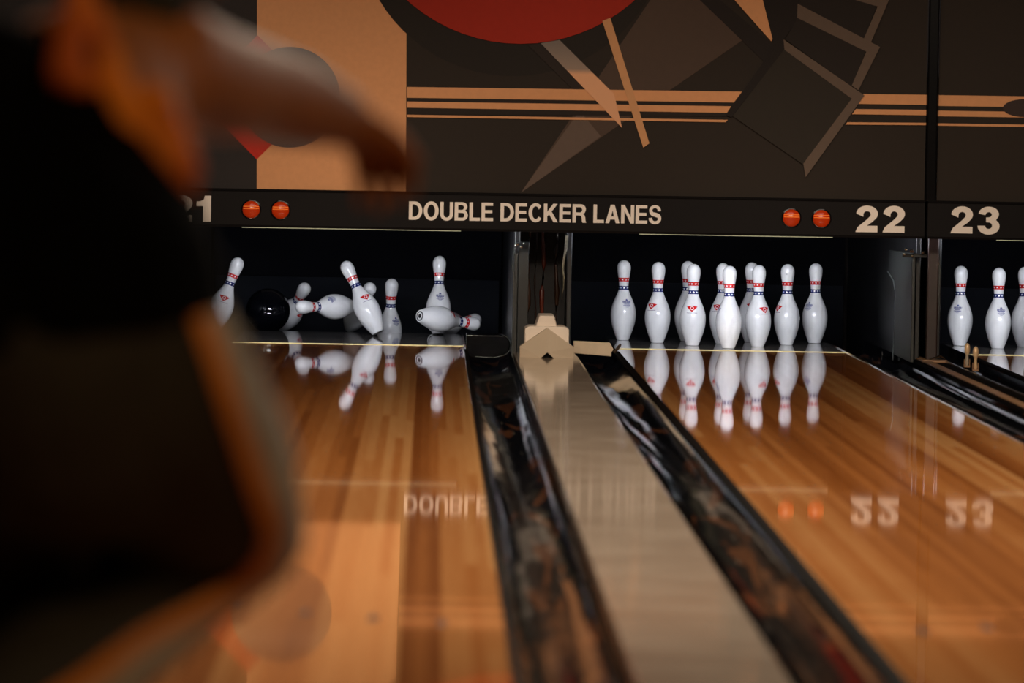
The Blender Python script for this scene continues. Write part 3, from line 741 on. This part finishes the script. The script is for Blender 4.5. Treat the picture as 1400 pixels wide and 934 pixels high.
# ball
b = P(366.5, 424.5, 1.42)
r = empty('bowling_ball', b, 'black bowling ball dropping off the pin deck among the scattered pins', 'bowling ball')
bm = bmesh.new(); bmesh.ops.create_icosphere(bm, subdivisions=5, radius=.108); me = bpy.data.meshes.new('shell'); bm.to_mesh(me); bm.free()
me.materials.append(M_ball); me.polygons.foreach_set('use_smooth', [True]*len(me.polygons))
o = bpy.data.objects.new('shell', me); COL.objects.link(o); o.parent = r
for v in ((.3, .5, .8), (.45, .42, .78), (.36, .66, .66)):
    d = Vector(v).normalized(); R = Vector((0, 0, 1)).rotation_difference(d).to_matrix()
    MB().lathe([(.0125, .1065), (.0125, .1078), (.011, .1083)], n=20, R=R).build('finger_hole', M_hole, r)

# ------------------------------------------------------------------ bowler
def cap(m, p0, r0, p1, r1, n=20):
    p0 = Vector(p0); p1 = Vector(p1); t = p1 - p0; Ln = t.length
    if Ln < 1e-6: t = Vector((0, 0, 1))
    R = Vector((0, 0, 1)).rotation_difference(t.normalized()).to_matrix()
    prof = [(max(r0*math.sin(a*PI/2/6), .0003), -r0*math.cos(a*PI/2/6)) for a in range(0, 7)] + [(max(r1*math.cos(a*PI/2/6), .0003), Ln + r1*math.sin(a*PI/2/6)) for a in range(0, 7)]
    m.lathe(prof, p0, n, R=R)
def chain(m, nodes):
    for (a, ra), (b, rb) in zip(nodes, nodes[1:]): cap(m, a, ra, b, rb)
def ellip(m, c, rx, ry, rz, R=None, n=24):
    c = Vector(c); R = R or Matrix.Identity(3); vs = []; k = 16
    for j in range(k+1):
        a = PI*j/k
        for i in range(n):
            b = 2*PI*i/n; vs.append(c + R @ Vector((rx*max(math.sin(a), .002)*math.cos(b), ry*max(math.sin(a), .002)*math.sin(b), -rz*math.cos(a))))
    m.add(vs, [(j*n+i, j*n+(i+1) % n, (j+1)*n+(i+1) % n, (j+1)*n+i) for j in range(k) for i in range(n)] + [tuple(range(n-1, -1, -1)), tuple(range(k*n, (k+1)*n))])
def remesh(m, name, material, parent, vox=.005, it=3, fac=.5, root=None):
    o = m.build(name, material, None, fix=True)
    md = o.modifiers.new('r', 'REMESH'); md.mode = 'VOXEL'; md.voxel_size = vox; md.use_smooth_shade = True
    sm = o.modifiers.new('s', 'SMOOTH'); sm.iterations = it; sm.factor = fac
    dg = bpy.context.evaluated_depsgraph_get(); dg.update()
    me = bpy.data.meshes.new_from_object(o.evaluated_get(dg)); me.name = name
    o.modifiers.clear(); o.data = me
    me.polygons.foreach_set('use_smooth', [True]*len(me.polygons))
    if parent:
        o.parent = parent; me.transform(Matrix.Translation(-parent.location))
    return o
Q = lambda px, py, Y: P(px, py, Y)
M_skin = mat('skin', (166, 104, 60), .55, var=.12, vscale=25, bump=.3, bscale=90, bdist=.0008)
M_tee = mat('black_jersey', (2, 2, 2), .95, spec=.08, bump=.5, bscale=30, bdist=.003)
M_trou = mat('charcoal_trousers', (38, 35, 33), .85, var=.25, vscale=9, bump=.6, bscale=16, bdist=.004)
M_rim_panel = mat('rim_lit_grey', (176, 170, 160), .8, var=.2, vscale=10)  # pale tone stands for rim light on the trousers' outer edge
M_orange = mat('orange_stripe', (212, 128, 14), .7, var=.15, vscale=14)
M_hair = mat('dark_hair', (8, 7, 6), .6, bump=.8, bscale=70, bdist=.004)
M_shoe = mat('shoe', (30, 28, 30), .5)
root = empty('person', (-1.75, -18.45, 0), 'person in black top and orange-striped charcoal trousers, back to us, throwing arm stretched out', 'person')
root.location = (P(110, 500, -18.45).x, -18.45, 0)
pel = Q(95, 500, -18.42); wst = Q(95, 400, -18.38); cst = Q(95, 250, -18.28); upc = Q(110, 150, -18.2)
nek = Q(170, 60, -18.14); hed = Q(200, -66, -18.08)
shR = Q(228, 90, -18.13); elR = Q(345, 122, -17.9); wrR = Q(462, 160, -17.72)
shL = Q(-20, 110, -18.3); elL = Q(-200, 190, -18.45); wrL = Q(-370, 120, -18.5)
hpR = Q(155, 520, -18.4); mdR = Q(248, 622, -18.25); knR = Q(322, 722, -18.08); shk = Q(180, 842, -18.25); anR = Q(-75, 1050, -18.5); toR = Q(-110, 1300, -18.56)
hpL = Q(35, 520, -18.36); knL = Q(40, 745, -18.1); anL = Vector((knL.x - .02, -18.56, .09)); toL = anL + Vector((0, .17, -.055)); heL = anL + Vector((0, -.05, -.04))
body = MB()
chain(body, [(pel, .125), (wst, .115), (cst, .125), (upc, .11), (nek, .055), (hed - Vector((0, .01, .06)), .052)])
chain(body, [(upc, .09), (shR, .068), (Q(285, 112, -18.03), .062), (elR, .054), (Q(400, 138, -17.81), .050), (wrR, .036)]); cap(body, upc, .09, shL, .055)
chain(body, [(shL, .055), (elL, .041), (wrL, .028)])
hd = Matrix.Rotation(math.radians(-18), 3, 'X')
ellip(body, hed, .074, .094, .108, hd)
ellip(body, hed + Vector((0, .05, -.055)), .05, .05, .05)                     # jaw
cap(body, hed + Vector((.0, .098, .0)), .011, hed + Vector((0, .112, -.022)), .014)   # nose
cap(body, hed + Vector((-.022, .088, -.05)), .009, hed + Vector((.022, .088, -.05)), .009) # lips
for s_ in (-1, 1):
    ellip(body, hed + Vector((s_*.076, .0, -.01)), .010, .02, .032)
    ellip(body, hed + Vector((s_*.03, .088, .012)), .013, .01, .009)
# palm and five separate fingers of the throwing hand, hanging from the wrist
def hand(m, w, d, dn, side, curl=1.0, L=.19):
    d = d.normalized(); dn = (dn - d*dn.dot(d)).normalized(); sd = d.cross(dn).normalized()*side
    pc = w + d*.05
    for k in (-1.5, -.5, .5, 1.5):
        cap(m, w + d*.012 + sd*k*.012, .017, w + d*.082 + sd*k*.0195, .0135)
    tips = []
    for k, ln in ((-1.5, .062), (-.5, .076), (.5, .082), (1.5, .074)):
        b0 = w + d*.086 + sd*k*.0205; a1 = .55*curl; a2 = 1.1*curl; a3 = 1.5*curl
        p1 = b0 + (d*math.cos(a1) + dn*math.sin(a1))*ln*.45 + sd*k*.003
        p2 = p1 + (d*math.cos(a2) + dn*math.sin(a2))*ln*.32
        p3 = p2 + (d*math.cos(a3) + dn*math.sin(a3))*ln*.23
        chain(m, [(b0, .0098), (p1, .0088), (p2, .008), (p3, .0068)])
    t0 = w + d*.025 - sd*.030; t1 = t0 + d*.03 - sd*.022 + dn*.012; t2 = t1 + d*.028 - sd*.006 + dn*.012
    chain(m, [(w + d*.012 - sd*.012, .016), (t0, .0135), (t1, .0112), (t2, .0085)])
hd_dir = (Q(508, 192, -17.66) - wrR)
hand(body, wrR, hd_dir, Vector((.12, .1, -1)), 1, 1.0)
hand(body, wrL, (wrL - elL), Vector((0, 0, -1)), -1, .5)
# legs
chain(body, [(hpR, .085), (mdR, .075), (knR, .052), (shk, .048), (anR, .036)]); chain(body, [(anR, .035), (toR, .026)])
chain(body, [(hpL, .085), (knL, .052), ((knL+anL)/2, .046), (anL, .036)]); chain(body, [(heL, .03), (anL + Vector((0, .05, -.03)), .035), (toL, .026)])
remesh(body, 'body', M_skin, root, .0045, 2)
# hair
hair = MB(); ellip(hair, hed + Vector((0, -.012, .012)), .084, .098, .112, hd)
ellip(hair, hed + Vector((.0, -.05, -.045)), .056, .045, .056)
for i in range(26):
    a = random.uniform(0, 2*PI); rr = random.uniform(.02, .06)
    cap(hair, hed + Vector((rr*math.cos(a), -.05 + .03*math.sin(a), .05)), .02, hed + Vector((rr*1.15*math.cos(a), -.075 + .02*math.sin(a), -.075 + random.uniform(-.01, .02))), .011, 8)
remesh(hair, 'hair', M_hair, root, .005, 2)
# jersey
tee = MB()
chain(tee, [(Q(125, 470, -18.41), .138), (Q(120, 400, -18.4), .136), (Q(98, 330, -18.34), .136), (Q(84, 250, -18.28), .128), (Q(95, 170, -18.22), .112), (Q(130, 110, -18.17), .08)])
chain(tee, [(Q(-20, 475, -18.40), .140), (Q(-20, 300, -18.34), .12), (Q(-20, 180, -18.28), .1)])
cap(tee, Q(130, 110, -18.17), .08, Q(172, 92, -18.14), .058)
cap(tee, Q(40, 150, -18.22), .09, shL, .066); cap(tee, shL, .066, Q(-110, 150, -18.37), .06)
jersey = remesh(tee, 'jersey', M_tee, root, .005, 3)
def cut(o, a, b, keep_up):
    off = o.parent.location; d = (b - a).normalized(); n = Vector((-d.z, 0, d.x)).normalized()
    bm = bmesh.new(); bm.from_mesh(o.data)
    bmesh.ops.bisect_plane(bm, geom=bm.verts[:] + bm.edges[:] + bm.faces[:], plane_co=a - off, plane_no=n, clear_inner=keep_up, clear_outer=not keep_up)
    bm.to_mesh(o.data); bm.free()
cut(jersey, Q(0, 478, -18.4), Q(290, 424, -18.4), True)
# trousers
tr = MB()
chain(tr, [(Q(110, 450, -18.41), .118), (Q(100, 520, -18.41), .142), (Q(110, 560, -18.4), .14)])
chain(tr, [(Q(150, 440, -18.40), .098), (Q(170, 532, -18.4), .131), (Q(262, 640, -18.25), .110), (Q(320, 722, -18.1), .077), (Q(235, 800, -18.2), .066), (Q(90, 915, -18.36), .072), (Q(-40, 1020, -18.48), .066)])
chain(tr, [(hpL, .115), (Q(70, 640, -18.22), .098), (knL, .075), ((knL + anL)/2, .07), (anL + Vector((0, 0, .05)), .062)])
cap(tr, Q(0, 480, -18.4), .13, hpL, .115)
trous = remesh(tr, 'trousers', M_trou, root, .005, 3)
cut(trous, Q(0, 440, -18.4), Q(290, 386, -18.4), False)
# shoes
for a, b_, c_ in ((heL, anL + Vector((0, .05, -.035)), toL), (anR - Vector((0, .02, .02)), (anR+toR)/2, toR)):
    sh = MB(); chain(sh, [(a, .042), (b_, .046), (c_, .036)]); remesh(sh, 'shoe', M_shoe, root, .006, 2)
# stripe and rim-lit side panel laid on the cloth
def ribbon(poly, widths, name, material, obj, lift=.0025, thick=.003):
    me = obj.data; off = root.location
    bvh = BVHTree.FromPolygons([v.co + off for v in me.vertices], [tuple(p.vertices) for p in me.polygons])
    pts = []
    for i in range(len(poly)-1):
        n = 12
        for k in range(n):
            t = k/n
            p0 = poly[max(i-1, 0)]; p1 = poly[i]; p2 = poly[i+1]; p3 = poly[min(i+2, len(poly)-1)]
            g = lambda c: .5*(2*p1[c] + (p2[c]-p0[c])*t + (2*p0[c]-5*p1[c]+4*p2[c]-p3[c])*t*t + (3*p1[c]-p0[c]-3*p2[c]+p3[c])*t**3)
            pts.append((g(0), g(1), widths[i][0] + (widths[i+1][0]-widths[i][0])*t, widths[i][1] + (widths[i+1][1]-widths[i][1])*t))
    rows = []
    for i, (x, y, wl, wr) in enumerate(pts):
        a = pts[max(i-1, 0)]; b = pts[min(i+1, len(pts)-1)]; d = Vector((b[0]-a[0], b[1]-a[1])).normalized(); nrm = Vector((-d.y, d.x))
        row = []
        for k in range(9):
            s = -wl + (wl+wr)*k/8; px, py = x - nrm.x*s, y - nrm.y*s
            dd = (RIGHT*(px-700) + UP*(467-py) + FWD*F).normalized()
            h = bvh.ray_cast(CP, dd)
            row.append(h[0] + h[1]*lift if h[0] else None)
        rows.append(row)
    m = MB(); vs = {}; 
    for i in range(len(rows)-1):
        for k in range(8):
            c = [rows[i][k], rows[i][k+1], rows[i+1][k+1], rows[i+1][k]]
            if any(v is None for v in c): continue
            if max((c[j]-c[j-1]).length for j in range(4)) > .09: continue
            m.add(c, [(0, 1, 2, 3)])
    o = m.build(name, material, None, fix=False)
    bm = bmesh.new(); bm.from_mesh(o.data); bmesh.ops.remove_doubles(bm, verts=bm.verts, dist=1e-5); bmesh.ops.recalc_face_normals(bm, faces=bm.faces); bm.to_mesh(o.data); bm.free()
    o.data.polygons.foreach_set('use_smooth', [True]*len(o.data.polygons))
    so = o.modifiers.new('s', 'SOLIDIFY'); so.thickness = thick; so.offset = 0
    o.parent = obj; o.data.transform(Matrix.Translation(-off)); return o
st = [(268, 425), (294, 500), (320, 580), (350, 670), (368, 730), (344, 784), (278, 828), (190, 876), (110, 934), (30, 985)]
w0 = [(14, 14)]*len(st)
ribbon(st, [(12, 12)]*10, 'orange_stripe', M_orange, trous, .004)['label'] = 'orange stripe running down the leg'
ribbon([(x + 20*0, y) for x, y in st], [(-12, 80)]*len(st), 'rim_lit_panel', M_rim_panel, trous, .002)['label'] = 'grey side panel outside the stripe, rim light painted into its colour'
# orange trim of the top, folds hanging at the front edge
tm = MB()
def lobe(pts): chain(tm, [(Q(*p[:3]), p[3]) for p in pts])
lobe([(112, -20, -18.34, .014), (96, 50, -18.35, .018), (92, 100, -18.36, .021), (112, 112, -18.36, .016)])
lobe([(128, 10, -18.33, .01), (146, 70, -18.33, .013), (160, 130, -18.34, .020), (178, 180, -18.36, .027), (188, 200, -18.36, .022)])
lobe([(212, 140, -18.32, .022), (222, 190, -18.36, .030), (238, 230, -18.37, .028), (238, 262, -18.37, .022), (236, 290, -18.36, .012)])
lobe([(185, 150, -18.31, .022), (215, 170, -18.3, .024)])
remesh(tm, 'trim', mat('orange_trim', (236, 140, 36), .7, c2=(190, 90, 22), vscale=14), root, .004, 4)['label'] = 'orange trim hanging in folds at the edge of the black top'

# ------------------------------------------------------------------ light
w = bpy.data.worlds.new('world'); scn.world = w; w.use_nodes = True
w.node_tree.nodes['Background'].inputs[0].default_value = (.9, .75, .6, 1); w.node_tree.nodes['Background'].inputs[1].default_value = .02
def area(loc, rot, size, power, col, sy=None, spread=PI):
    l = bpy.data.lights.new('unseen_overhead_light', 'AREA'); l.energy = power; l.color = col; l.size = size; l.spread = spread
    if sy: l.shape = 'RECTANGLE'; l.size_y = sy
    o = bpy.data.objects.new('unseen_overhead_light', l); COL.objects.link(o); o.location = loc; o.rotation_euler = rot; return o
def spot(loc, tgt, power, col, ang, blend, rad=.1):
    l = bpy.data.lights.new('spot', 'SPOT'); l.energy = power; l.color = col; l.spot_size = math.radians(ang); l.spot_blend = blend; l.shadow_soft_size = rad
    o = bpy.data.objects.new('spot', l); COL.objects.link(o); o.location = loc
    o.rotation_euler = (Vector(tgt) - Vector(loc)).to_track_quat('-Z', 'Y').to_euler(); return o
WARM = (1, .84, .66)
for y, pw in ((-12.5, 165), (-9, 160), (-5.8, 70)):
    area((-.6, y, 3.3), (0, 0, 0), 4.5, pw, WARM, .6)
for x, pw in ((-2.5, 490), (-.75, 510), (1.0, 480)):
    spot((x, -9.5, 2.9), (x, YM, .22), pw, (1, .80, .63), 25, 1, .2)  # unseen spots added to make the mural fade towards its top
area((-.4, -21.5, 3.2), (math.radians(20), 0, 0), 1.2, 42, (1, .62, .26))  # unseen orange lamp added above the approach to warm the bowler's back
spot((1.9, -15.8, 2.3), (-1.72, -18.3, .66), 64, (1, .88, .74), 13, .6, .12)  # unseen narrow spot added to rim the trousers' outer side
